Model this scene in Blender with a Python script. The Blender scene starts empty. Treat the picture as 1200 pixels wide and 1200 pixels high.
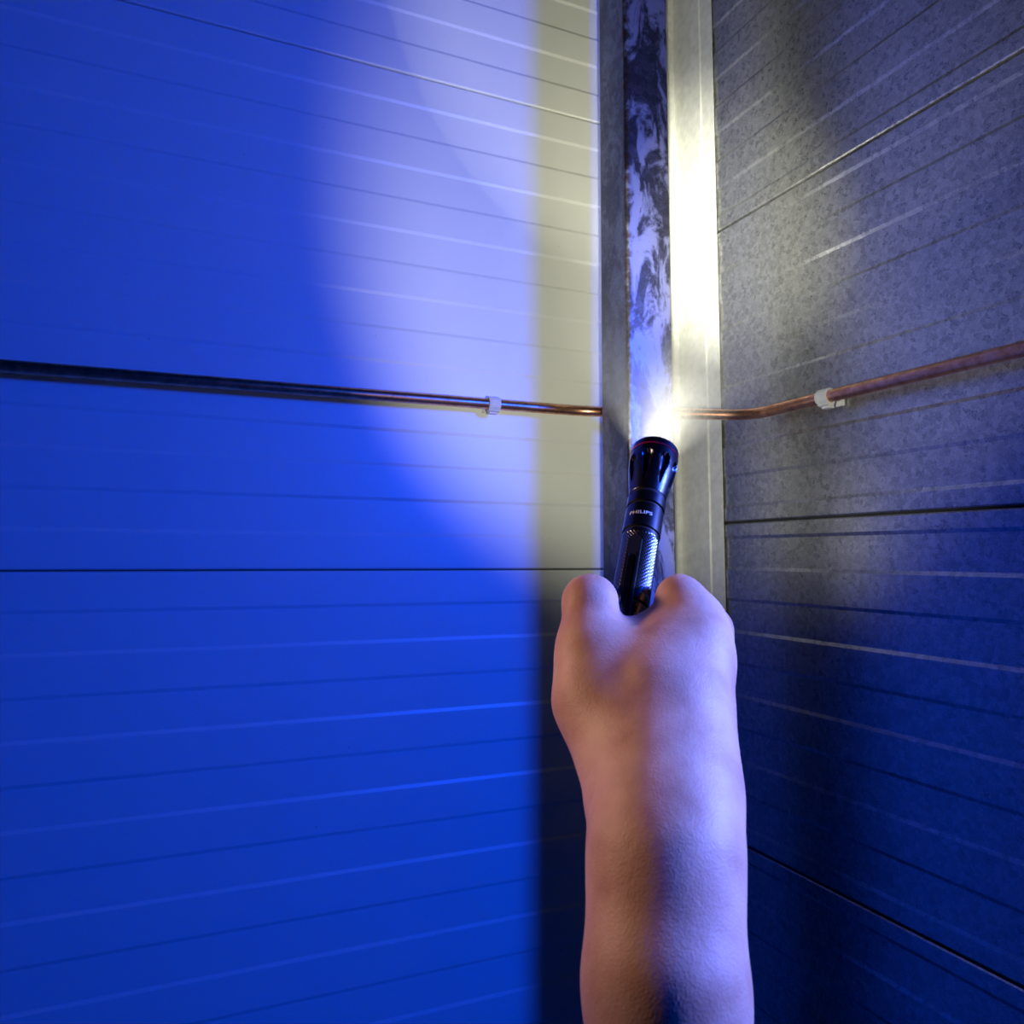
import bpy, bmesh, math, random
import numpy as np
from mathutils import Vector, Matrix

random.seed(4)
rng = np.random.default_rng(4)
scene = bpy.context.scene
COL = scene.collection
R = math.radians

# ------------------------------------------------------------------ camera
F, CX, CY = 904.2, 603.2, 555.8
YAW, PITCH, ROLL = R(66.55), R(6.05), R(.26)
CAM = Vector((-1.0778, -1.4974, 1.5))
_fw = Vector((math.cos(YAW) * math.cos(PITCH), math.sin(YAW) * math.cos(PITCH), math.sin(PITCH)))
_rt = Vector((math.sin(YAW), -math.cos(YAW), 0))
_up = _rt.cross(_fw)
RT = math.cos(ROLL) * _rt + math.sin(ROLL) * _up
UP = -math.sin(ROLL) * _rt + math.cos(ROLL) * _up
FW = _fw

def at(px, py, z):
    """point of the place at a depth of z metres from where the photographer stood"""
    return CAM + RT * ((px - CX) / F * z) - UP * ((py - CY) / F * z) + FW * z

cd = bpy.data.cameras.new('camera')
cam = bpy.data.objects.new('camera', cd)
COL.objects.link(cam)
cd.sensor_width = 36
cd.lens = 36 * F / 1200
cd.shift_x = -(CX - 600) / 1200
cd.shift_y = (CY - 600) / 1200
cd.clip_start = .02
m = Matrix((RT, UP, -FW)).transposed().to_4x4()
m.translation = CAM
cam.matrix_world = m
cd.dof.use_dof = True
cd.dof.focus_distance = .62
cd.dof.aperture_fstop = 22
scene.camera = cam

# ------------------------------------------------------------------ world, light, exposure
w = bpy.data.worlds.new('world')
scene.world = w
w.use_nodes = True
w.node_tree.nodes['Background'].inputs[0].default_value = (.0, .05, .6, 1)
w.node_tree.nodes['Background'].inputs[1].default_value = .006
vs = scene.view_settings
vs.view_transform = 'Standard'
vs.look = 'None'
vs.gamma = 1
vs.use_curve_mapping = False
vs.exposure = 0

def light(name, kind, loc, target, power, color, **kw):
    d = bpy.data.lights.new(name, kind)
    d.energy = power
    d.color = color
    for k, v in kw.items():
        setattr(d, k, v)
    o = bpy.data.objects.new(name, d)
    COL.objects.link(o)
    o.location = loc
    o.rotation_euler = (Vector(target) - Vector(loc)).to_track_quat('-Z', 'Y').to_euler()
    return o

# blue lamp standing beyond the end of the zinc wall
light('blue_lamp', 'AREA', (.22, -1.92, 2.05), (-.85, 0, 1.45), 50, (0, .062, 1), shape='DISK', size=.42)
# added warm fill spot, unseen on the left, for the arm
HAND = at(745, 850, .40)
light('warm_fill', 'SPOT', HAND - RT * .58 + FW * .07 + Vector((0, 0, .26)), HAND + Vector((0, 0, .05)), 9.5, (1, .64, .46), spot_size=R(40), spot_blend=.6, shadow_soft_size=.05)
light('cool_fill', 'SPOT', HAND + RT * .85 - FW * .06 + Vector((0, 0, .36)), HAND, 105, (.24, .34, 1), spot_size=R(24), spot_blend=.5, shadow_soft_size=.05)  # added cool fill spot, unseen, brightens the right of the hand

# ------------------------------------------------------------------ helpers
def tag(o, label=None, cat=None, group=None, kind=None):
    for k, v in (('label', label), ('category', cat), ('group', group), ('kind', kind)):
        if v:
            o[k] = v
    return o

def empty(name, loc=(0, 0, 0)):
    o = bpy.data.objects.new(name, None)
    COL.objects.link(o)
    o.location = loc
    o.empty_display_size = .05
    return o

def mesh(name, verts, faces, mat, parent=None, smooth=False, angle=None):
    me = bpy.data.meshes.new(name)
    me.from_pydata([tuple(v) for v in verts], [], faces)
    me.update()
    if smooth:
        me.polygons.foreach_set('use_smooth', [True] * len(me.polygons))
    o = bpy.data.objects.new(name, me)
    COL.objects.link(o)
    if mat:
        me.materials.append(mat)
    if parent:
        o.parent = parent
        o.matrix_parent_inverse = Matrix.Translation(parent.location).inverted()
    bm = bmesh.new()
    bm.from_mesh(me)
    bmesh.ops.recalc_face_normals(bm, faces=bm.faces)
    if angle:
        for e in bm.edges:
            if len(e.link_faces) == 2 and e.calc_face_angle(0) > angle:
                e.smooth = False
    bm.to_mesh(me)
    bm.free()
    return o

def basis(axis, ref):
    a = Vector(axis).normalized()
    r = Vector(ref)
    r = (r - a * r.dot(a)).normalized()
    return a, r, a.cross(r)

def frames(pts):
    pts = [Vector(p) for p in pts]
    T = []
    for i in range(len(pts)):
        a = pts[max(i - 1, 0)]
        b = pts[min(i + 1, len(pts) - 1)]
        T.append((b - a).normalized())
    n = Vector((0, 0, 1)) if abs(T[0].z) < .9 else Vector((1, 0, 0))
    out = []
    for t in T:
        n = (n - t * n.dot(t)).normalized()
        out.append((n.copy(), t.cross(n)))
    return pts, out

def tube(pts, r, seg=24):
    pts, fr = frames(pts)
    v, f = [], []
    rr = r if isinstance(r, (list, tuple)) else [r] * len(pts)
    for p, (n, b), q in zip(pts, fr, rr):
        for k in range(seg):
            a = 2 * math.pi * k / seg
            v.append(p + n * math.cos(a) * q + b * math.sin(a) * q)
    for i in range(len(pts) - 1):
        for k in range(seg):
            k2 = (k + 1) % seg
            f.append((i * seg + k, i * seg + k2, (i + 1) * seg + k2, (i + 1) * seg + k))
    f.append(tuple(range(seg))[::-1])
    f.append(tuple((len(pts) - 1) * seg + k for k in range(seg)))
    return v, f

def fillet(pts, rad, n=8):
    pts = [Vector(p) for p in pts]
    out = [pts[0]]
    for i in range(1, len(pts) - 1):
        p, a, b = pts[i], pts[i - 1], pts[i + 1]
        da, db = (a - p).normalized(), (b - p).normalized()
        s, e = p + da * rad, p + db * rad
        for k in range(n + 1):
            t = k / n
            out.append(s * (1 - t) ** 2 + p * 2 * t * (1 - t) + e * t * t)
    out.append(pts[-1])
    return out

def extrude_poly(poly, axis_pts):
    """closed polygon of 3-vectors at each of the given offsets"""
    n = len(poly)
    v, f = [], []
    for o in axis_pts:
        v += [Vector(p) + Vector(o) for p in poly]
    for i in range(len(axis_pts) - 1):
        for k in range(n):
            k2 = (k + 1) % n
            f.append((i * n + k, i * n + k2, (i + 1) * n + k2, (i + 1) * n + k))
    f.append(tuple(range(n))[::-1])
    f.append(tuple((len(axis_pts) - 1) * n + k for k in range(n)))
    return v, f

# ------------------------------------------------------------------ materials
def material(name):
    mt = bpy.data.materials.new(name)
    mt.use_nodes = True
    nt = mt.node_tree
    return mt, nt, nt.nodes['Principled BSDF']

def node(nt, kind, **inp):
    n = nt.nodes.new(kind)
    for k, v in inp.items():
        n.inputs[k.replace('_', ' ')].default_value = v
    return n

def ramp(nt, fac, stops):
    r = nt.nodes.new('ShaderNodeValToRGB')
    els = r.color_ramp.elements
    while len(els) < len(stops):
        els.new(.5)
    for e, (p, c) in zip(els, stops):
        e.position = p
        e.color = (c, c, c, 1) if isinstance(c, (int, float)) else (*c, 1)
    nt.links.new(fac, r.inputs[0])
    return r

def coords(nt, scale=(1, 1, 1)):
    g = nt.nodes.new('ShaderNodeNewGeometry')
    mp = nt.nodes.new('ShaderNodeMapping')
    mp.inputs['Scale'].default_value = scale
    nt.links.new(g.outputs['Position'], mp.inputs[0])
    return mp.outputs[0]

def bump(nt, b, height, strength, dist=.001):
    n = nt.nodes.new('ShaderNodeBump')
    n.inputs['Strength'].default_value = strength
    n.inputs['Distance'].default_value = dist
    nt.links.new(height, n.inputs['Height'])
    nt.links.new(n.outputs[0], b.inputs['Normal'])
    return n

def plain(name, col, rough, metal=0, spec=.5):
    mt, nt, b = material(name)
    no = node(nt, 'ShaderNodeTexNoise', Scale=60.0, Detail=3.0)
    nt.links.new(coords(nt), no.inputs['Vector'])
    c0 = tuple(x * .9 for x in col)
    c1 = tuple(min(1, x * 1.1) for x in col)
    r = ramp(nt, no.outputs['Fac'], [(.3, c0), (.7, c1)])
    nt.links.new(r.outputs[0], b.inputs['Base Color'])
    b.inputs['Roughness'].default_value = rough
    b.inputs['Metallic'].default_value = metal
    b.inputs['Specular IOR Level'].default_value = spec
    return mt

def paint_mat():
    mt, nt, b = material('white_coated_steel')
    co = coords(nt)
    big = node(nt, 'ShaderNodeTexNoise', Scale=2.0, Detail=4.0)
    nt.links.new(co, big.inputs['Vector'])
    base = ramp(nt, big.outputs['Fac'], [(.3, (.73, .745, .68)), (.7, (.77, .78, .71))])
    # a few small dark specks of dirt
    vo = node(nt, 'ShaderNodeTexVoronoi', Scale=11.0)
    nt.links.new(co, vo.inputs['Vector'])
    sp = ramp(nt, vo.outputs['Distance'], [(.012, 1.0), (.03, 0.0)])
    mx = nt.nodes.new('ShaderNodeMix')
    mx.data_type = 'RGBA'
    nt.links.new(sp.outputs[0], mx.inputs[0])
    nt.links.new(base.outputs[0], mx.inputs[6])
    mx.inputs[7].default_value = (.5, .5, .46, 1)
    nt.links.new(mx.outputs[2], b.inputs['Base Color'])
    fine = node(nt, 'ShaderNodeTexNoise', Scale=900.0, Detail=2.0)
    nt.links.new(co, fine.inputs['Vector'])
    bump(nt, b, fine.outputs['Fac'], .05, .0006)
    b.inputs['Roughness'].default_value = .36
    return mt

def zinc_mat(name, spangle, lo, hi, r0, r1, metal, patches=False, stain=False):
    mt, nt, b = material(name)
    co = coords(nt)
    warp = node(nt, 'ShaderNodeTexNoise', Scale=spangle * .9, Detail=3.0)
    nt.links.new(co, warp.inputs['Vector'])
    add = nt.nodes.new('ShaderNodeMixRGB')
    add.blend_type = 'ADD'
    add.inputs[0].default_value = .018
    nt.links.new(co, add.inputs[1])
    nt.links.new(warp.outputs['Color'], add.inputs[2])
    vo = node(nt, 'ShaderNodeTexVoronoi', Scale=spangle)
    nt.links.new(add.outputs[0], vo.inputs['Vector'])
    sep = nt.nodes.new('ShaderNodeSeparateColor')
    nt.links.new(vo.outputs['Color'], sep.inputs[0])
    wr = node(nt, 'ShaderNodeTexNoise', Scale=spangle * 2.4, Detail=5.0, Distortion=2.2)
    nt.links.new(co, wr.inputs['Vector'])
    mixf = nt.nodes.new('ShaderNodeMath')
    mixf.operation = 'MULTIPLY_ADD'
    nt.links.new(sep.outputs[0], mixf.inputs[0])
    mixf.inputs[1].default_value = .22
    half = nt.nodes.new('ShaderNodeMath')
    half.operation = 'MULTIPLY'
    half.inputs[1].default_value = .78
    nt.links.new(wr.outputs['Fac'], half.inputs[0])
    nt.links.new(half.outputs[0], mixf.inputs[2])
    fac = mixf.outputs[0]
    if patches:
        pn = node(nt, 'ShaderNodeTexNoise', Scale=16.0, Detail=7.0, Roughness=.68, Distortion=.7)
        mp = nt.nodes.new('ShaderNodeMapping')
        mp.inputs['Scale'].default_value = (1.2, 1.2, .55)
        nt.links.new(co, mp.inputs[0])
        nt.links.new(mp.outputs[0], pn.inputs['Vector'])
        pr = ramp(nt, pn.outputs['Fac'], [(.47, 0.0), (.56, 1.0)])
        m2 = nt.nodes.new('ShaderNodeMath')
        m2.operation = 'MULTIPLY_ADD'
        nt.links.new(pr.outputs[0], m2.inputs[0])
        gy = nt.nodes.new('ShaderNodeSeparateXYZ')
        nt.links.new(co, gy.inputs[0])
        lt = nt.nodes.new('ShaderNodeMapRange')          # blotches sit on the front face only
        nt.links.new(gy.outputs['Y'], lt.inputs[0])
        lt.inputs[1].default_value = -.2575
        lt.inputs[2].default_value = -.2615
        lt.inputs[3].default_value = .12
        lt.inputs[4].default_value = .62
        nt.links.new(lt.outputs[0], m2.inputs[1])
        m3 = nt.nodes.new('ShaderNodeMath')
        m3.operation = 'MULTIPLY'
        m3.inputs[1].default_value = .45
        nt.links.new(fac, m3.inputs[0])
        nt.links.new(m3.outputs[0], m2.inputs[2])
        fac = m2.outputs[0]
    cr = ramp(nt, fac, [(.2, lo), (.8, hi)])
    colout = cr.outputs[0]
    if stain:
        # brown weld discolouration along the rolled corner of the hollow section
        g = nt.nodes.new('ShaderNodeNewGeometry')
        sx = nt.nodes.new('ShaderNodeSeparateXYZ')
        nt.links.new(g.outputs['Position'], sx.inputs[0])
        d = nt.nodes.new('ShaderNodeMath')
        d.operation = 'ADD'
        nt.links.new(sx.outputs['X'], d.inputs[0])
        nt.links.new(sx.outputs['Y'], d.inputs[1])
        rr = ramp(nt, d.outputs[0], [(0, 0.0), (1, 0.0)])
        mr = nt.nodes.new('ShaderNodeMapRange')
        nt.links.new(d.outputs[0], mr.inputs[0])
        s0 = stain
        mr.inputs[1].default_value = s0 + .016
        mr.inputs[2].default_value = s0 + .006
        no = node(nt, 'ShaderNodeTexNoise', Scale=70.0, Detail=5.0)
        nt.links.new(co, no.inputs['Vector'])
        nr = ramp(nt, no.outputs['Fac'], [(.42, 0.0), (.6, .8)])
        mu = nt.nodes.new('ShaderNodeMath')
        mu.operation = 'MULTIPLY'
        nt.links.new(mr.outputs[0], mu.inputs[0])
        nt.links.new(nr.outputs[0], mu.inputs[1])
        nt.nodes.remove(rr)
        mx = nt.nodes.new('ShaderNodeMix')
        mx.data_type = 'RGBA'
        nt.links.new(mu.outputs[0], mx.inputs[0])
        nt.links.new(colout, mx.inputs[6])
        mx.inputs[7].default_value = (.10, .055, .03, 1)
        colout = mx.outputs[2]
    nt.links.new(colout, b.inputs['Base Color'])
    rg = nt.nodes.new('ShaderNodeMapRange')
    nt.links.new(fac, rg.inputs[0])
    rg.inputs[3].default_value = r0
    rg.inputs[4].default_value = r1
    nt.links.new(rg.outputs[0], b.inputs['Roughness'])
    b.inputs['Metallic'].default_value = metal
    bump(nt, b, wr.outputs['Fac'], .22, .0010)
    return mt

def copper_mat():
    mt, nt, b = material('copper')
    co = coords(nt)
    no = node(nt, 'ShaderNodeTexNoise', Scale=45.0, Detail=6.0, Roughness=.7)
    nt.links.new(co, no.inputs['Vector'])
    r = ramp(nt, no.outputs['Fac'], [(.3, (.42, .17, .085)), (.55, (.72, .36, .22)), (.75, (.82, .45, .30))])
    nt.links.new(r.outputs[0], b.inputs['Base Color'])
    rr = nt.nodes.new('ShaderNodeMapRange')
    nt.links.new(no.outputs['Fac'], rr.inputs[0])
    rr.inputs[3].default_value = .42
    rr.inputs[4].default_value = .2
    nt.links.new(rr.outputs[0], b.inputs['Roughness'])
    b.inputs['Metallic'].default_value = .95
    return mt

def skin_mat():
    mt, nt, b = material('skin')
    co = coords(nt)
    n1 = node(nt, 'ShaderNodeTexNoise', Scale=38.0, Detail=5.0)
    nt.links.new(co, n1.inputs['Vector'])
    r = ramp(nt, n1.outputs['Fac'], [(.3, (.46, .22, .15)), (.5, (.60, .33, .235)), (.72, (.70, .43, .32))])
    nt.links.new(r.outputs[0], b.inputs['Base Color'])
    n2 = node(nt, 'ShaderNodeTexVoronoi', Scale=900.0)
    nt.links.new(co, n2.inputs['Vector'])
    n3 = node(nt, 'ShaderNodeTexNoise', Scale=260.0, Detail=8.0, Roughness=.65)
    nt.links.new(co, n3.inputs['Vector'])
    ad = nt.nodes.new('ShaderNodeMath')
    ad.operation = 'MULTIPLY_ADD'
    nt.links.new(n2.outputs['Distance'], ad.inputs[0])
    ad.inputs[1].default_value = .35
    nt.links.new(n3.outputs['Fac'], ad.inputs[2])
    bump(nt, b, ad.outputs[0], .3, .0008)
    b.inputs['Roughness'].default_value = .56
    b.inputs['Subsurface Weight'].default_value = .12
    b.inputs['Subsurface Radius'].default_value = (.006, .002, .001)
    b.inputs['Subsurface Scale'].default_value = 1.0
    return mt

M_PAINT = paint_mat()
M_TRIM = plain('white_trim_paint', (.74, .745, .69), .3)
M_ZINC = zinc_mat('galvanised_sheet', 120, .20, .68, .22, .38, .90)
M_POST = zinc_mat('galvanised_post', 60, .08, .42, .36, .5, .9, patches=True, stain=-.3081 - .2627)
M_COPPER = copper_mat()
M_SKIN = skin_mat()
M_CLIP = plain('grey_plastic', (.55, .55, .54), .5)
M_BLACK = plain('black_anodised', (.14, .14, .16), .27, 1)
M_RUBBER = plain('black_rubber', (.008, .008, .009), .5)
M_RED = plain('red_anodised', (.55, .01, .05), .3, .3)
M_BRASS = plain('brass', (.6, .42, .16), .3, 1)
M_LOGO = plain('white_print', (.8, .8, .8), .5)
M_CONC = plain('concrete', (.3, .3, .29), .8)
M_STEEL = plain('bright_steel', (.6, .6, .6), .3, 1)
M_CORE = plain('panel_joint_seal', (.02, .02, .02), .8)

# ------------------------------------------------------------------ room shell
X0 = -2.75           # far end of the white wall
Y1 = -.95            # end of the zinc wall, where the opening starts
STEP, SLOPE = .0022, .0065

def profile(z0, z1, lip, pitch, n):
    """(z, depth) along a pressed sheet: raised lips, n alternating bands between"""
    pts = [(z0, .012), (z0 + .0012, .002), (z0 + .0035, 0)]
    z = z0 + lip
    deep = False
    for k in range(n + 1):
        a, b = (0, STEP) if not deep else (STEP, 0)
        pts += [(z - SLOPE / 2, a), (z + SLOPE / 2, b)]
        deep = not deep
        z += pitch
    pts += [(z1 - .0035, 0), (z1 - .0012, .002), (z1, .012)]
    return pts

def clip_profile(pts, lo, hi):
    out = [p for p in pts if lo < p[0] < hi]
    if pts[0][0] < lo:
        out = [(lo, 0)] + out
    if pts[-1][0] > hi:
        out = out + [(hi, 0)]
    return out

floor = mesh('floor', *extrude_poly([(X0, -3.2, -.1), (.06, -3.2, -.1), (.06, .06, -.1), (X0, .06, -.1)], [(0, 0, 0), (0, 0, .1)]), M_CONC)
tag(floor, kind='structure')

wall_left = empty('wall_left', (0, .03, 0))
tag(wall_left, kind='structure')
HL = .0685 * 2 + 13 * .0695
for k in range(-2, 2):
    z0 = 1.472 + k * HL
    pr = clip_profile(profile(z0 + .0008, z0 + HL - .0008, .0685, .0695, 13), .002, 3.45)
    poly = [(0, d, z) for z, d in pr] + [(0, .06, pr[-1][0]), (0, .06, pr[0][0])]
    mesh('panel', *extrude_poly([(X0, p[1], p[2]) for p in poly], [(0, 0, 0), (-X0 + .058, 0, 0)]), M_PAINT, wall_left)

wall_right = empty('wall_right', (.03, -.4, 0))
tag(wall_right, kind='structure')
HR = .6525
for k in range(-3, 3):
    z0 = 1.573 + k * HR
    pr = clip_profile(profile(z0 + .0012, z0 + HR - .0012, .033, (HR - .066) / 9, 9), .002, 3.45)
    poly = [(d, 0, z) for z, d in pr] + [(.06, 0, pr[-1][0]), (.06, 0, pr[0][0])]
    mesh('panel', *extrude_poly([(p[0], Y1, p[2]) for p in poly], [(0, 0, 0), (0, -Y1 - .002, 0)]), M_ZINC, wall_right)
# tongue strips closing the joints from behind
for k in range(-1, 3):
    z = 1.573 + k * HR
    mesh('joint_seal', *extrude_poly([(.013, Y1, z - .004), (.02, Y1, z - .004), (.02, Y1, z + .004), (.013, Y1, z + .004)], [(0, 0, 0), (0, -Y1 - .003, 0)]), M_CORE, wall_right)
for k in range(0, 2):
    z = 1.472 + k * HL
    mesh('joint_seal', *extrude_poly([(X0, .013, z - .004), (X0, .02, z - .004), (X0, .02, z + .004), (X0, .013, z + .004)], [(0, 0, 0), (-X0, 0, 0)]), M_CORE, wall_left)

# folded corner flashing
line = [(-.151, -.0040), (-.110, -.0040), (-.107, -.007), (-.0070, -.007), (-.0070, -.107), (-.0040, -.110), (-.0040, -.151)]
def thick(line, t):
    back = []
    for i, p in enumerate(line):
        p = Vector((*p, 0))
        a = Vector((*line[max(i - 1, 0)], 0))
        b = Vector((*line[min(i + 1, len(line) - 1)], 0))
        d1 = (p - a).normalized() if i else (b - p).normalized()
        d2 = (b - p).normalized() if i < len(line) - 1 else d1
        n1, n2 = Vector((-d1.y, d1.x, 0)), Vector((-d2.y, d2.x, 0))
        n = (n1 + n2).normalized()
        back.append(p + n * (t / max(.4, n.dot(n1))))
    return [Vector((*p, 0)) for p in line] + back[::-1]
trim = mesh('trim_1', *extrude_poly(thick(line, .0014), [(0, 0, .002), (0, 0, 3.45)]), M_TRIM)
tag(trim, label='white folded corner flashing behind the galvanised post', kind='structure')
# jamb closing the end of the zinc wall
jl = [(-.004, Y1 + .03), (-.004, Y1 - .004), (.064, Y1 - .004), (.064, Y1 + .03)]
trim2 = mesh('trim_2', *extrude_poly(thick(jl, .0014), [(0, 0, .002), (0, 0, 3.45)]), M_TRIM)
tag(trim2, label='white folded jamb at the end of the zinc wall', kind='structure')

# ------------------------------------------------------------------ galvanised post
PX, PY, PS, PR = -.3081, -.2627, .104, .0075
poly = []
for cxp, cyp, a0 in ((PX + PR, PY + PR, 180), (PX + PS - PR, PY + PR, 270), (PX + PS - PR, PY + PS - PR, 0), (PX + PR, PY + PS - PR, 90)):
    for k in range(7):
        a = R(a0 + 15 * k)
        poly.append((cxp + PR * math.cos(a), cyp + PR * math.sin(a), 0))
post = mesh('steel_post', *extrude_poly(poly, [(0, 0, 0), (0, 0, 3.45)]), M_POST, smooth=True, angle=R(40))
tag(post, 'square galvanised steel post with dark zinc blotches standing before the corner', 'post')

# ------------------------------------------------------------------ copper pipe
OFF, RP = .033, .011
path = [(X0 + .02, -OFF, 1.7925), (-.2816, -OFF, 1.8148), (-OFF, -.2816, 1.7836), (-OFF, Y1 - .02, 1.7838)]
pp = fillet(path, .05, 10)
pipe = mesh('copper_pipe', *tube(pp, RP, 32), M_COPPER, smooth=True, angle=R(60))
tag(pipe, 'copper water pipe clipped along both walls and bent round the corner', 'pipe')

def pipe_clip(c, along, out, label):
    """C-shaped plastic saddle; c = pipe centre, along = pipe axis, out = away from the wall"""
    a, o, u = basis(along, out)          # u = a x o
    if u.z < 0:
        a, u = -a, -u
    root = empty('pipe_clip', c - o * OFF)
    tag(root, label, 'pipe clip')
    wd = .0125
    # open ring hugging the pipe, ribbed outside
    def arc(name, r_in, r_out, a0, a1, w, n, mat, rib=0):
        v, f = [], []
        for i in range(n + 1):
            t = R(a0 + (a1 - a0) * i / n)
            rad = o * math.cos(t) + u * math.sin(t)
            ro = r_out + (rib if i % 2 else 0)
            for s, q in ((-w, r_in), (w, r_in), (w, ro), (-w, ro)):
                v.append(c + a * s + rad * q)
        for i in range(n):
            for k in range(4):
                k2 = (k + 1) % 4
                f.append((i * 4 + k, i * 4 + k2, i * 4 + 4 + k2, i * 4 + 4 + k))
        f += [(0, 1, 2, 3), tuple(4 * n + k for k in (3, 2, 1, 0))]
        return mesh(name, v, f, mat, root)
    arc('ring', RP + .0003, RP + .0032, -128, 122, wd, 34, M_CLIP, .0008)
    # lower lip that hooks forward
    arc('hook', RP + .0032, RP + .0060, -120, -62, wd * .9, 12, M_CLIP)
    # saddle foot and base plate
    def block(name, w, h, d0, d1, mat, shift=0):
        v = [c + a * (sx * w) + u * (sz * h + shift) - o * d for d in (d0, d1) for sx, sz in ((-1, -1), (1, -1), (1, 1), (-1, 1))]
        f = [(0, 1, 2, 3), (7, 6, 5, 4)] + [(k, (k + 1) % 4, 4 + (k + 1) % 4, 4 + k) for k in range(4)]
        ob = mesh(name, v, f, mat, root)
        md = ob.modifiers.new('bevel', 'BEVEL')
        md.width = .001
        md.segments = 2
        return ob
    block('foot', wd * .8, .006, RP - .002, OFF - .004, M_CLIP)
    block('base', wd * 1.0, .0125, OFF - .005, OFF - .0002, M_CLIP, -.002)
    # locking tooth under the ring
    block('catch', wd * .7, .003, -.002, .011, M_CLIP, -(RP + .0062))
    return root

def pipe_z_left(x):
    return 1.7925 + (x - X0 - .02) / (-.2816 - X0 - .02) * (1.8148 - 1.7925)
pipe_clip(Vector((-.492, -OFF, pipe_z_left(-.492))), (1, 0, 0), (0, -1, 0), 'pale grey plastic pipe clip holding the copper pipe on the white wall')
pipe_clip(Vector((-OFF, -.478, 1.7837)), (0, -1, 0), (-1, 0, 0), 'pale grey plastic pipe clip holding the copper pipe on the zinc wall')

# ------------------------------------------------------------------ flashlight
TB = at(737, 712, .446)          # where the barrel enters the fist
TH = at(767.5, 531, .532)        # centre of the lens rim
AX = (TH - TB).normalized()
LEN = (TH - TB).length
_, E1, E2 = basis(AX, RT)        # E1 to the right, E2 = AX x E1
if E2.dot(FW) < 0:
    E2 = -E2                     # away from the photographer
torch = empty('flashlight', TB - AX * .052)
tag(torch, 'black metal flashlight with red ring held in the fist', 'flashlight')

def tp(s, ang, r):
    """s along the axis from the lens rim backwards, ang from E1 towards the viewer"""
    return TH - AX * s + (E1 * math.cos(ang) - E2 * math.sin(ang)) * r

def lathe(name, prof, mat, seg=72, disp=None, cap=True, sub=1):
    v, f = [], []
    P = []
    for i in range(len(prof) - 1):
        for k in range(sub):
            t = k / sub
            P.append((prof[i][0] * (1 - t) + prof[i + 1][0] * t, prof[i][1] * (1 - t) + prof[i + 1][1] * t))
    P.append(prof[-1])
    for s, r in P:
        for k in range(seg):
            a = 2 * math.pi * k / seg
            v.append(tp(s, a, r - (disp(s, a) if disp else 0)))
    n = len(P)
    for i in range(n - 1):
        for k in range(seg):
            k2 = (k + 1) % seg
            f.append((i * seg + k, i * seg + k2, (i + 1) * seg + k2, (i + 1) * seg + k))
    if cap:
        f.append(tuple(range(seg)))
        f.append(tuple((n - 1) * seg + k for k in range(seg))[::-1])
    return mesh(name, v, f, mat, torch, smooth=True, angle=R(38))

RB = .0115                     # barrel
RH = .0161                     # lens rim
def slot(s, a):
    """teardrop flutes milled into the head"""
    d = 0
    for k in range(8):
        a0 = R(64 + 45 * k)
        da = (a - a0 + math.pi) % (2 * math.pi) - math.pi
        x = da * .0145
        t = (s - .0125) / .025
        if 0 < t < 1:
            w_ = .0036 * math.sqrt(max(0, 1 - max(0, (.16 - t) / .16) ** 2)) * (1 - max(0, t - .16) / .84) ** .6
            if w_ > 1e-5 and abs(x) < w_:
                q = 1 - (x / w_) ** 2
                d = max(d, .0030 * math.sqrt(q) * min(1, (1 - t) * 2.2))
    return d
rim = lathe('bezel', [(.0008, RH - .0022), (0, RH - .0018), (0, RH - .0004), (.0004, RH), (.0050, RH), (.0053, RH - .0003), (.0053, RH - .002)], M_BLACK, cap=False)
lathe('red_ring', [(.0053, RH - .002), (.0053, RH + .0002), (.0065, RH + .0002), (.0065, RH - .002)], M_RED, cap=False)
lathe('head', [(.0065, RH - .002), (.0065, RH - .0003), (.0068, RH), (.0143, RH - .0001), (.0214, RH - .0007), (.0286, RH - .0018), (.0357, RH - .0030), (.0411, RH - .0038), (.0434, RH - .0041), (.0440, RB - .0001)], M_BLACK, seg=240, disp=slot, sub=6, cap=False)
lathe('groove', [(.0438, RB + .0001), (.0464, RB + .0001)], M_RUBBER, cap=False)
lathe('collar', [(.0462, RB - .001), (.0463, RB + .0006), (.0467, RB + .0010), (.0540, RB + .0008), (.0544, RB + .0004), (.0544, RB - .001)], M_BLACK, cap=False)
lathe('groove', [(.0542, RB - .0003), (.0564, RB - .0003)], M_RUBBER, cap=False)
band = lathe('band', [(.0562, RB - .001), (.0563, RB + .0002), (.0567, RB + .0006), (.0752, RB + .0005), (.0756, RB + .0001), (.0756, RB - .001)], M_BLACK, cap=False)
lathe('groove', [(.0754, RB - .0004), (.0774, RB - .0004)], M_RUBBER, cap=False)

def knurl(s, a):
    edge = min(1, max(0, (s - .0794) / .001)) * min(1, max(0, (LEN - .006 - s) / .001))
    tri = lambda x: abs((x % 1) * 2 - 1)
    p1 = tri(a * 34 / (2 * math.pi) + s / .0026)
    p2 = tri(a * 34 / (2 * math.pi) - s / .0026)
    return .00055 * edge * (.8 * p1 + .2 * p2)
n_rows = 190
lathe('barrel', [(.0772, RB - .001), (.0773, RB)] + [(.0777 + (LEN - .0777) * i / n_rows, RB) for i in range(n_rows + 1)] + [(LEN + .0003, RB - .001)], M_BLACK, seg=306, disp=knurl, cap=False)
lathe('groove', [(LEN - .0002, RB - .0008), (LEN + .002, RB - .0008)], M_RUBBER, cap=False)
tail = lathe('tail_cap', [(LEN + .0018, RB - .001), (LEN + .0019, RB - .0002), (LEN + .0023, RB), (LEN + .044, RB), (LEN + .046, RB - .001), (LEN + .0465, RB - .0025)], M_BLACK)
lathe('switch_button', [(LEN + .0463, .0062), (LEN + .0478, .006), (LEN + .0488, .0045), (LEN + .049, .001)], M_RUBBER, seg=32)
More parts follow.
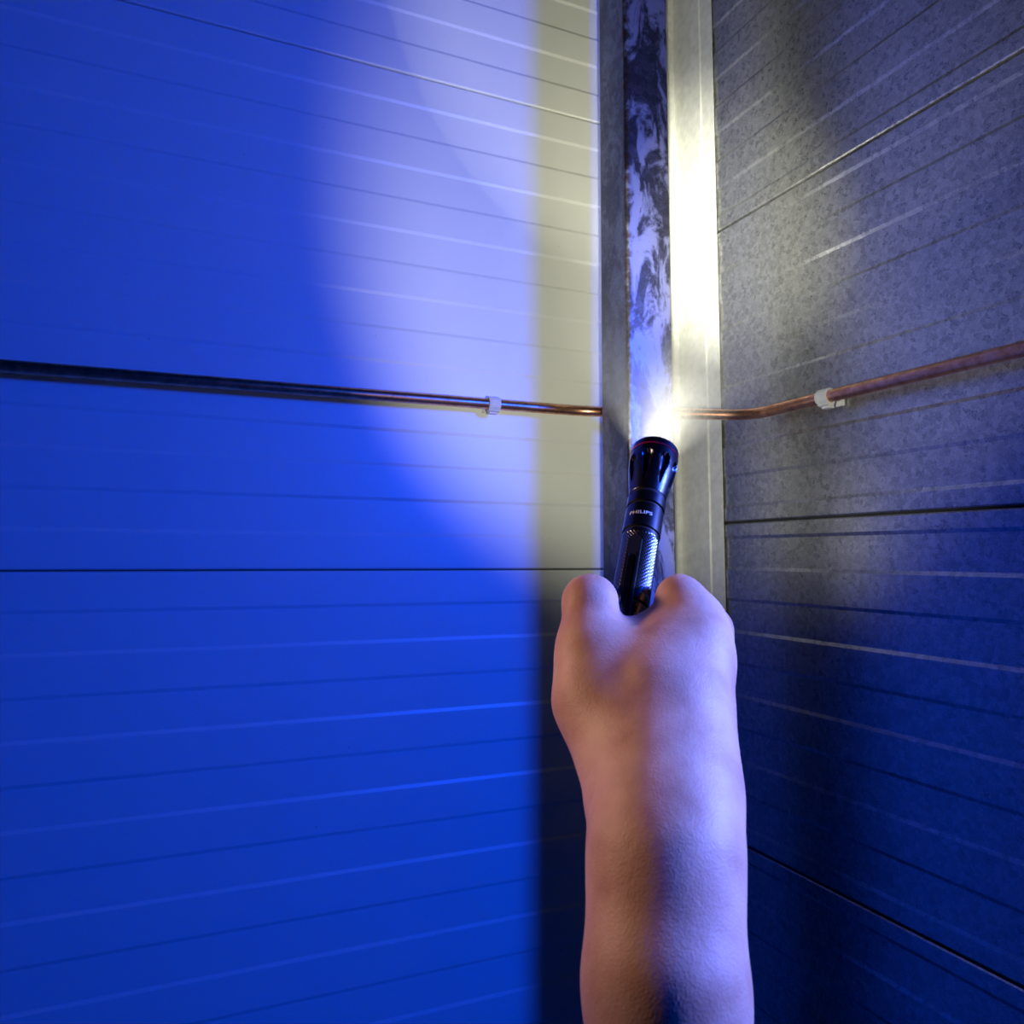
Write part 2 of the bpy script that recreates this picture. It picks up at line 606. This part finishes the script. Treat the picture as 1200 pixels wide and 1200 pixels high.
# reflector and lens inside the rim
lathe('reflector', [(.0018, RH - .0019), (.006, RH - .0026), (.012, RH - .0040), (.020, RH - .0062), (.028, .0072), (.033, .0040), (.0345, .0015)], M_STEEL, cap=False)

# flat channel and pocket clip on the side of the barrel towards the photographer
def strip(name, s0, s1, a_c, wid, r0, r1, mat, n=24, round_top=False, parent=None):
    v, f = [], []
    for i in range(n + 1):
        t = i / n
        s = s0 + (s1 - s0) * t
        w_ = wid
        if round_top and (s - s0) < wid:
            w_ = max(.0002, math.sqrt(max(0, wid ** 2 - (wid - (s - s0)) ** 2)))
        for q, x in ((r0, -w_), (r0, w_), (r1, w_), (r1, -w_)):
            base = tp(s, a_c, q)
            tan = -E1 * math.sin(a_c) - E2 * math.cos(a_c)
            v.append(base + tan * x)
    for i in range(n):
        for k in range(4):
            k2 = (k + 1) % 4
            f.append((i * 4 + k, i * 4 + k2, i * 4 + 4 + k2, i * 4 + 4 + k))
    f += [(0, 1, 2, 3), tuple(4 * n + k for k in (3, 2, 1, 0))]
    return mesh(name, v, f, mat, torch)
AC = R(106)
strip('clip_pad', .0835, LEN + .030, AC, .0042, RB - .003, RB + .0004, M_RUBBER, 40, True)
strip('clip_rail', .0985, LEN + .012, AC + .20, .0005, RB - .001, RB + .0014, M_BLACK)
strip('clip_rail', .0985, LEN + .012, AC - .24, .0005, RB - .001, RB + .0014, M_BLACK)
strip('clip_spring', .100, LEN + .012, AC, .0016, RB + .0003, RB + .0010, M_BLACK, 24, True)
for s in (LEN + .0035, LEN + .0105):
    strip('contact', s, s + .0026, AC - .62, .0007, RB - .001, RB + .0009, M_BRASS, 6)

# lettering wrapped round the band
cu = bpy.data.curves.new('lettering', 'FONT')
cu.body = 'PHILIPS'
cu.size = .0036
cu.align_x = 'CENTER'
cu.align_y = 'CENTER'
cu.extrude = .00006
cu.offset = .00005
cu.space_character = 1.05
tmp = bpy.data.objects.new('lettering_source', cu)
COL.objects.link(tmp)
bpy.context.view_layer.update()
me = bpy.data.meshes.new_from_object(tmp.evaluated_get(bpy.context.evaluated_depsgraph_get()))
bpy.data.objects.remove(tmp)
RL = RB + .00058
xs = [v.co.x for v in me.vertices]
kx = .0150 / (max(xs) - min(xs))
tv = [tp(.0655 - v.co.y, R(104) - v.co.x * kx / RL, RL + v.co.z) for v in me.vertices]
fc = [tuple(p.vertices) for p in me.polygons]
let = mesh('lettering', tv, fc, M_LOGO, torch)
let['label'] = 'white printed brand lettering'
# glass lens
mt, nt, b = material('lens_glass')
gl = nt.nodes.new('ShaderNodeBsdfGlossy')
gl.inputs['Roughness'].default_value = .03
tr = nt.nodes.new('ShaderNodeBsdfTransparent')
mxs = nt.nodes.new('ShaderNodeMixShader')
mxs.inputs[0].default_value = .06
nt.links.new(tr.outputs[0], mxs.inputs[1])
nt.links.new(gl.outputs[0], mxs.inputs[2])
nt.links.new(mxs.outputs[0], nt.nodes['Material Output'].inputs['Surface'])
nt.nodes.remove(b)
lathe('lens', [(.0009, RH - .0021), (.0016, RH - .0021)], mt, seg=48)
# the lamp's own light, leaving at the lens
LP = TH + AX * .004
AIM = Vector((0, -.1157, 2.182))
WARM = (1, .985, .80)
light('flashlight_spill', 'SPOT', LP, AIM, 26, WARM, spot_size=R(82), spot_blend=.58, shadow_soft_size=.013)
light('flashlight_hotspot', 'SPOT', LP, AIM + Vector((0, -.09, .02)), 260, WARM, spot_size=R(28), spot_blend=1.0, shadow_soft_size=.014)
light('flashlight_beam', 'SPOT', TH - AX * .029, LP + AX, 24, WARM, spot_size=R(56), spot_blend=.04, shadow_soft_size=.002)

# ------------------------------------------------------------------ forearm and fist
class SDF:
    def __init__(self, lo, hi, h):
        self.h = h
        self.lo = np.array(lo)
        n = np.ceil((np.array(hi) - self.lo) / h).astype(int) + 1
        ax = [self.lo[i] + h * np.arange(n[i]) for i in range(3)]
        self.P = np.stack(np.meshgrid(*ax, indexing='ij'), -1)
        self.d = np.full(n, 1.0)

    def cone(self, a, b, ra, rb, k=.012, flat=None):
        """round cone from a to b joined by a smooth union; flat = (direction, factor) squashes it"""
        a, b = np.array(a), np.array(b)
        P = self.P
        if flat is not None:
            n = np.array(flat[0]) / np.linalg.norm(flat[0])
            c = (a + b) / 2
            off = ((P - c) @ n)[..., None] * n
            P = P + off * (flat[1] - 1)
            a = a + n * np.dot(a - c, n) * (flat[1] - 1)
            b = b + n * np.dot(b - c, n) * (flat[1] - 1)
        ab = b - a
        t = np.clip(((P - a) @ ab) / max(1e-9, ab @ ab), 0, 1)
        q = np.linalg.norm(P - a - t[..., None] * ab, axis=-1) - (ra + (rb - ra) * t)
        self.join(q, k)

    def join(self, q, k):
        hh = np.clip(.5 + .5 * (self.d - q) / k, 0, 1)
        self.d = self.d * (1 - hh) + q * hh - k * hh * (1 - hh)

    def carve(self, q, k):
        q = -q
        hh = np.clip(.5 - .5 * (self.d - q) / k, 0, 1)
        self.d = self.d * (1 - hh) + q * hh + k * hh * (1 - hh)

    def surface(self):
        """surface nets"""
        d = self.d
        s = d < 0
        c = np.zeros(tuple(np.array(d.shape) - 1), int)
        corners = [(i, j, k) for i in (0, 1) for j in (0, 1) for k in (0, 1)]
        sh = c.shape
        view = lambda A, o: A[o[0]:o[0] + sh[0], o[1]:o[1] + sh[1], o[2]:o[2] + sh[2]]
        for o in corners:
            c += view(s, o)
        act = (c > 0) & (c < 8)
        idx = -np.ones(sh, int)
        idx[act] = np.arange(act.sum())
        acc = np.zeros((act.sum(), 3))
        cnt = np.zeros(act.sum())
        for o in corners:
            for ax in range(3):
                if o[ax]:
                    continue
                o2 = list(o)
                o2[ax] = 1
                d0, d1 = view(d, o)[act], view(d, o2)[act]
                cr = (d0 < 0) != (d1 < 0)
                t = np.where(cr, d0 / np.where(cr, d0 - d1, 1), 0)
                p = np.tile(np.array(o, float), (len(d0), 1))
                p[:, ax] += t
                acc += p * cr[:, None]
                cnt += cr
        base = np.argwhere(act)
        V = self.lo + self.h * (base + acc / cnt[:, None])
        Fs = []
        for ax in range(3):
            u, v = [(1, 2), (2, 0), (0, 1)][ax]
            sl0 = [slice(None)] * 3
            sl1 = [slice(None)] * 3
            sl0[ax] = slice(0, -1)
            sl1[ax] = slice(1, None)
            cr = s[tuple(sl0)] != s[tuple(sl1)]
            e = np.argwhere(cr)
            e = e[(e[:, u] > 0) & (e[:, v] > 0) & (e[:, u] < d.shape[u] - 1) & (e[:, v] < d.shape[v] - 1)]
            def cell(du, dv):
                q = e.copy()
                q[:, u] -= du
                q[:, v] -= dv
                return idx[q[:, 0], q[:, 1], q[:, 2]]
            quad = np.stack([cell(1, 1), cell(0, 1), cell(0, 0), cell(1, 0)], 1)
            flip = ~s[e[:, 0], e[:, 1], e[:, 2]]
            quad[flip] = quad[flip][:, ::-1]
            Fs.append(quad)
        return V, np.concatenate(Fs)

A = lambda px, py, z: at(px, py, z)
bones = []      # a, b, ra, rb, k, flat
def bone(a, b, ra, rb, k=.012, flat=None):
    bones.append((a, b, ra, rb, k, flat))
elbow = A(786, 1240, .272) - Vector((0, 0, .16)) - FW * .03
bone(elbow, A(779, 1150, .296), .034, .0275, .02)
bone(A(779, 1150, .296), A(779, 1010, .322), .0275, .0280, .02)
bone(A(779, 1010, .322), A(780, 930, .350), .0280, .0275, .02)
# hand body
bone(A(780, 945, .346), A(772, 830, .388), .0275, .0300, .02)
# index metacarpal: the ridge along the back of the hand
bone(A(802, 925, .358), A(806, 770, .412), .0225, .0235, .016)
bone(A(806, 775, .412), A(810, 735, .428), .0225, .0205, .010)
# index knuckle and the knuckles behind it
bone(A(808, 742, .428), A(797, 702, .438), .0185, .0142, .008)
bone(A(828, 775, .428), A(834, 738, .444), .0148, .0120, .010)
bone(A(822, 830, .418), A(834, 795, .440), .0140, .0118, .012)
# thumb side
bone(A(748, 925, .362), A(726, 868, .380), .0245, .0215, .014)
bone(A(726, 868, .380), A(700, 820, .398), .0215, .0205, .012)
bone(A(700, 820, .398), A(695, 765, .414), .0205, .0178, .014)
bone(A(693, 765, .414), A(691, 706, .436), .0172, .0150, .012)
# web between thumb and index
bone(A(722, 800, .406), A(775, 790, .404), .0215, .0235, .014)
bone(A(730, 757, .426), A(765, 747, .426), .0135, .0145, .010)

def around(s, ang, r):
    """point around the barrel; s metres behind the fist's upper edge, ang from right over the far side"""
    return TB - AX * s + (E1 * math.cos(ang) + E2 * math.sin(ang)) * r
# thumb tip closing over the left of the barrel
bone(A(692, 706, .436), around(.004, R(165), .0245), .0148, .0125, .006)
bone(around(.004, R(165), .0245), around(.006, R(110), .0235), .0125, .0110, .005)
# four fingers curling round the far side
fingers = [(.000, .0100, A(797, 701, .436)), (.020, .0102, A(833, 737, .440)), (.040, .0098, A(838, 790, .440)), (.058, .0088, A(826, 840, .425))]
for s, r, kn in fingers:
    g = RB + r * .93
    prev, pr_ = Vector(kn), r * 1.18
    for ang, rad in ((-8, g + .010), (40, g + .003), (95, g), (150, g), (205, g + .001)):
        p = around(s + .004 * (ang + 8) / 213, R(ang), rad)
        q = r * (1 - .12 * (ang + 8) / 213)
        bone(prev, p, pr_, q, .0035)
        prev, pr_ = p, q

pts = np.array([list(p) for b_ in bones for p in b_[:2]])
sd = SDF(pts.min(0) - .05, pts.max(0) + .05, .0024)
for a_, b_, ra, rb, k, fl in bones:
    sd.cone(a_, b_, ra, rb, k, fl)
# room for the barrel
ap = np.array(TB + AX * .2)
an = np.array(AX)
rel = sd.P - np.array(TB)
al = rel @ an
rad = np.linalg.norm(rel - al[..., None] * an, axis=-1) - (RB + .0004)
sd.carve(np.maximum(rad, -(al + .0525)), .002)
V, Fc = sd.surface()
# two rounds of smoothing keep the skin free of grid steps
nb = np.zeros_like(V)
for it in range(3):
    acc = np.zeros_like(V)
    cnt = np.zeros(len(V))
    for i in range(4):
        for j in (1, 3):
            np.add.at(acc, Fc[:, i], V[Fc[:, (i + j) % 4]])
            np.add.at(cnt, Fc[:, i], 1)
    V = V + .5 * (acc / cnt[:, None] - V)
person = mesh('person', V.tolist(), [tuple(int(i) for i in q) for q in Fc], M_SKIN, smooth=True)
tag(person, 'bare forearm reaching up with a fist closed round a black flashlight', 'person')

# ------------------------------------------------------------------ thin haze shaped to the flashlight beam
hz, nt, b = material('beam_haze')
nt.nodes.remove(b)
vsn = nt.nodes.new('ShaderNodeVolumeScatter')
vsn.inputs['Color'].default_value = (1, 1, 1, 1)
vsn.inputs['Density'].default_value = .05
vsn.inputs['Anisotropy'].default_value = 0
nt.links.new(vsn.outputs[0], nt.nodes['Material Output'].inputs['Volume'])
# haze volume cut to a cone, so its edges draw the beam
hv, hf = [], []
NU, NW = 48, 8
for i in range(NW + 1):
    t = .0006 + .19 * i / NW
    for k in range(NU):
        p = 2 * math.pi * k / NU
        hv.append(TH + AX * t + (E1 * math.cos(p) + E2 * math.sin(p)) * (RH - .0008 + t * math.tan(R(29))))
for i in range(NW):
    for k in range(NU):
        hf.append((i * NU + k, i * NU + (k + 1) % NU, (i + 1) * NU + (k + 1) % NU, (i + 1) * NU + k))
hf += [tuple(range(NU)), tuple(NW * NU + k for k in range(NU))[::-1]]
haze = mesh('beam_haze', hv, hf, hz)
tag(haze, 'thin haze shaped as a cone to show the flashlight beam', 'haze', kind='stuff')
